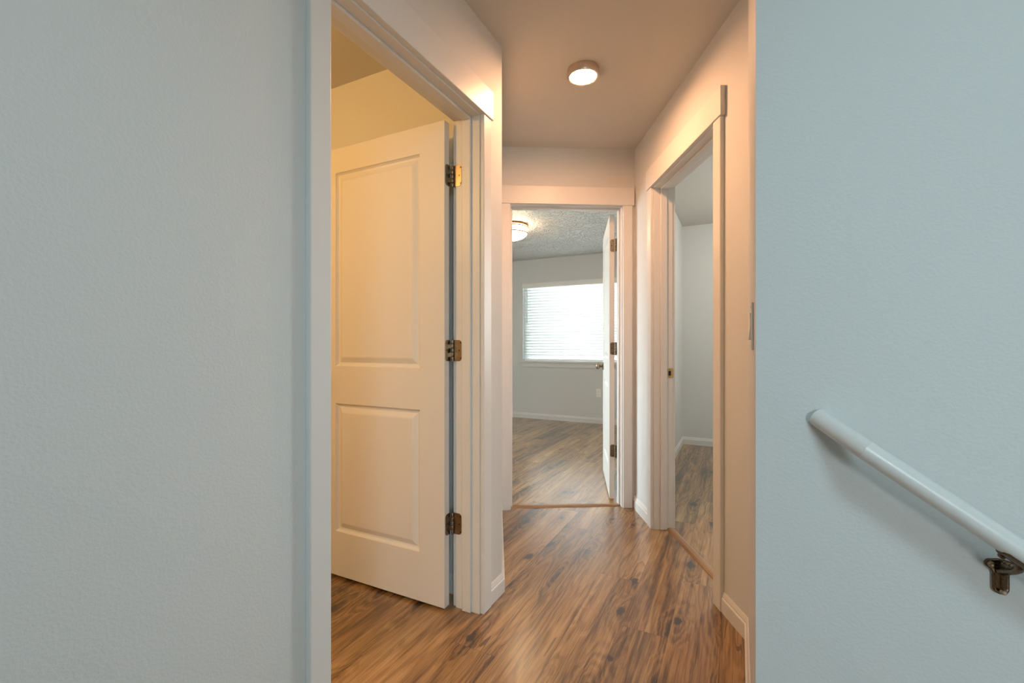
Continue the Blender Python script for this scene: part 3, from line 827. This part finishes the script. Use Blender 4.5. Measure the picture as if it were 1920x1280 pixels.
def bracket(a):
    zr = J.z - SLOPE * (a - J.x)
    zp = zr - 0.0675
    L0 = Vector((a, 1.087, zp)) - org
    # wall plate: T outline with three rounded lobes
    out = []
    KS = 0.86
    def arc(cx, cz, r, t0, t1, n=8):
        for k in range(n + 1):
            t = math.radians(t0 + (t1 - t0) * k / n); out.append((cx + r * math.cos(t), cz + r * math.sin(t)))
    arc(0, -0.024, 0.0125, 180, 360, 12)
    out.append((0.0125, 0.004)); out.append((0.016, 0.012))
    arc(0.0150, 0.0225, 0.0095, -30, 90, 6)
    out.append((0.005, 0.0345)); out.append((-0.005, 0.0345))
    arc(-0.0150, 0.0225, 0.0095, 90, 210, 6)
    out.append((-0.016, 0.012)); out.append((-0.0125, 0.004))
    out = [(x * KS, z * KS) for x, z in out]
    bm = bmesh.new(); prism(bm, out, -0.0065, 0.0, Matrix.Translation(L0))
    tube(bm, [L0 + Vector((0, -0.0045, -0.020)), L0 + Vector((0, -0.0050, 0.022))], 0.0085, 20)
    br = obj('bracket', bm, M_DARKBRONZE, hr, bevel=0.002, seg=3); br['label'] = 'dark bronze wall bracket with three screws'
    for sx, sz in ((-0.0132, 0.0195), (0.0132, 0.0195), (0, -0.0235)):
        bm = bmesh.new(); lathe(bm, [(0, 0.0042), (0.003, 0.0038), (0.0048, 0.0018), (0.0052, 0)], 16, Matrix.Translation(L0 + Vector((sx, -0.0063 - (0.006 if sx == 0 else 0), sz))) @ Matrix.Rotation(PI / 2, 4, 'X'))
        obj('screw', bm, M_BRONZE, br, smooth=True)
    # arm: gusset rising from the plate out to the rail
    bm = bmesh.new()
    p = [L0 + Vector((0, -0.004, 0.010)), L0 + Vector((0, -0.016, 0.015)), L0 + Vector((0, -0.032, 0.021)), L0 + Vector((0, -0.048, 0.028)), L0 + Vector((0, -0.060, 0.036)), L0 + Vector((0, -0.065, 0.048))]
    tube(bm, p, [0.0095, 0.0075, 0.0060, 0.0055, 0.0058, 0.0075], 16)
    p2 = [L0 + Vector((0, -0.004, 0.018)), L0 + Vector((0, -0.016, 0.020)), L0 + Vector((0, -0.034, 0.024))]
    tube(bm, p2, [0.0085, 0.006, 0.0045], 12)
    obj('arm', bm, M_DARKBRONZE, br, smooth=True)
    # saddle strap under the rail
    bm = bmesh.new()
    dirv = Vector((1, 0, -SLOPE)).normalized(); side = Vector((0, 1, 0)); upv = side.cross(dirv) * -1
    if upv.z < 0: upv = -upv
    c0 = Vector((a, RAIL_B, zr)) - org
    rows = []
    for i in range(9):
        l = -0.018 + 0.005 * i
        wd = 0.62 if i in (0, 8) else 0.85
        row_in, row_out = [], []
        for k in range(9):
            t = (-wd + 2 * wd * k / 8)
            for rr, lst in ((RR - 0.0003, row_in), (RR + 0.0032, row_out)):
                lst.append(bm.verts.new(c0 + dirv * l + side * (rr * math.sin(t)) - upv * (rr * math.cos(t))))
        rows.append((row_in, row_out))
    for (i0, o0), (i1, o1) in zip(rows, rows[1:]):
        for k in range(8):
            bm.faces.new([o0[k], o0[k + 1], o1[k + 1], o1[k]]); bm.faces.new([i0[k], i1[k], i1[k + 1], i0[k + 1]])
        bm.faces.new([i0[0], o0[0], o1[0], i1[0]]); bm.faces.new([i0[8], i1[8], o1[8], o0[8]])
    for r_i, r_o in (rows[0], rows[-1]):
        for k in range(8): bm.faces.new([r_i[k], r_i[k + 1], r_o[k + 1], r_o[k]])
    for l in (-0.011, 0.014):
        q = c0 + dirv * l - upv * (RR + 0.003)
        Z = (-upv); X = dirv; Yv = Z.cross(X)
        Mx = Matrix(((X.x, Yv.x, Z.x, q.x), (X.y, Yv.y, Z.y, q.y), (X.z, Yv.z, Z.z, q.z), (0, 0, 0, 1)))
        lathe(bm, [(0, 0.0050), (0.003, 0.0046), (0.0050, 0.0026), (0.0054, 0)], 16, Mx)
    obj('saddle', bm, M_DARKBRONZE, br, smooth=True)
bracket(0.407)
bracket(1.45)

# ------------------------------------------------------------------ light
w = bpy.data.worlds.new('daylight'); SC.world = w; w.use_nodes = True
nt = w.node_tree; nt.nodes.clear()
tc = nt.nodes.new('ShaderNodeTexCoord'); sp = nt.nodes.new('ShaderNodeSeparateXYZ'); nt.links.new(tc.outputs['Generated'], sp.inputs[0])
cr = nt.nodes.new('ShaderNodeValToRGB')
cr.color_ramp.elements[0].position = 0.45; cr.color_ramp.elements[0].color = (0.42, 0.43, 0.42, 1)
cr.color_ramp.elements[1].position = 0.55; cr.color_ramp.elements[1].color = (0.83, 0.93, 0.99, 1)
nt.links.new(mathn(nt, 'MULTIPLY_ADD', sp.outputs['Z'], 0.5, 0.5), cr.inputs['Fac'])
bg = nt.nodes.new('ShaderNodeBackground'); bg.inputs['Strength'].default_value = 32.0
wo = nt.nodes.new('ShaderNodeOutputWorld'); nt.links.new(cr.outputs[0], bg.inputs['Color']); nt.links.new(bg.outputs[0], wo.inputs['Surface'])

def area(name, M, sx, sy, power, col, portal=False, shape='RECTANGLE', spread=PI):
    l = bpy.data.lights.new(name, 'AREA'); l.shape = shape; l.size = sx; l.size_y = sy; l.energy = power; l.color = col; l.spread = spread
    if portal: l.cycles.is_portal = True
    ob = bpy.data.objects.new(name, l); COL.objects.link(ob); ob.matrix_world = M
    return ob
# daylight portals in the three window openings (light looks along -z of the lamp)
def portal(win, b, flip):
    a0, a1, z0, z1 = win
    M = HOUSE @ Matrix.Translation(((a0 + a1) / 2, b, (z0 + z1) / 2)) @ Matrix.Rotation((-1 if not flip else 1) * PI / 2, 4, 'X')
    area('window_portal', M, a1 - a0, z1 - z0, 1, (1, 1, 1), True)
portal(WIN, 6.445, False); portal(WIN2, 5.575, False); portal(WIN3, -3.405, True)
area('window_portal', HOUSE @ Matrix.Translation((-4.755, (ADDED_WIN[0] + ADDED_WIN[1]) / 2, (ADDED_WIN[2] + ADDED_WIN[3]) / 2)) @ Matrix.Rotation(PI / 2, 4, 'Z') @ Matrix.Rotation(-PI / 2, 4, 'X'), ADDED_WIN[1] - ADDED_WIN[0], ADDED_WIN[3] - ADDED_WIN[2], 1, (1, 1, 1), True)  # portal for the added bedroom window
# added disc standing in for ceiling-bounced flash; side-room fill; bathroom lamp
area('bounce_flash_fill', HOUSE @ Matrix.Translation((0.55, -0.22, H - 0.02)), 0.5, 0.5, 15.8, (0.62, 0.89, 1.0), shape='DISK')
sl_ = bpy.data.lights.new('side_room_fill', 'POINT'); sl_.energy = 30.0; sl_.color = (1.0, 0.95, 0.83); sl_.shadow_soft_size = 0.12  # unseen point light added to lift the side room walls and ceiling
so_ = bpy.data.objects.new('side_room_fill', sl_); COL.objects.link(so_); so_.matrix_world = HOUSE @ Matrix.Translation((0.7, 4.3, 2.12))
bl_ = bpy.data.lights.new('bathroom_lamp', 'POINT'); bl_.energy = 38.0; bl_.color = (1.0, 0.53, 0.165); bl_.shadow_soft_size = 0.09
bo = bpy.data.objects.new('bathroom_lamp', bl_); COL.objects.link(bo); bo.matrix_world = HOUSE @ Matrix.Translation((-1.95, 0.05, 2.16))

# ------------------------------------------------------------------ camera and view
cam = bpy.data.cameras.new('camera'); co = bpy.data.objects.new('camera', cam); COL.objects.link(co)
co.location = (0, 0, CAM_H); co.rotation_euler = (PI / 2, 0, 0)
cam.sensor_fit = 'HORIZONTAL'; cam.sensor_width = 36.0; cam.lens = 850 / 1920 * 36.0
cam.shift_y = 8 / 1920.0; cam.clip_start = 0.02
SC.camera = co
SC.view_settings.view_transform = 'Standard'; SC.view_settings.look = 'None'; SC.view_settings.gamma = 1.0
SC.view_settings.use_curve_mapping = False
SC.view_settings.exposure = 0.07
SC.cycles.use_denoising = True
SC.cycles.max_bounces = 14; SC.cycles.diffuse_bounces = 9; SC.cycles.transparent_max_bounces = 12
SC.cycles.sample_clamp_indirect = 6.0
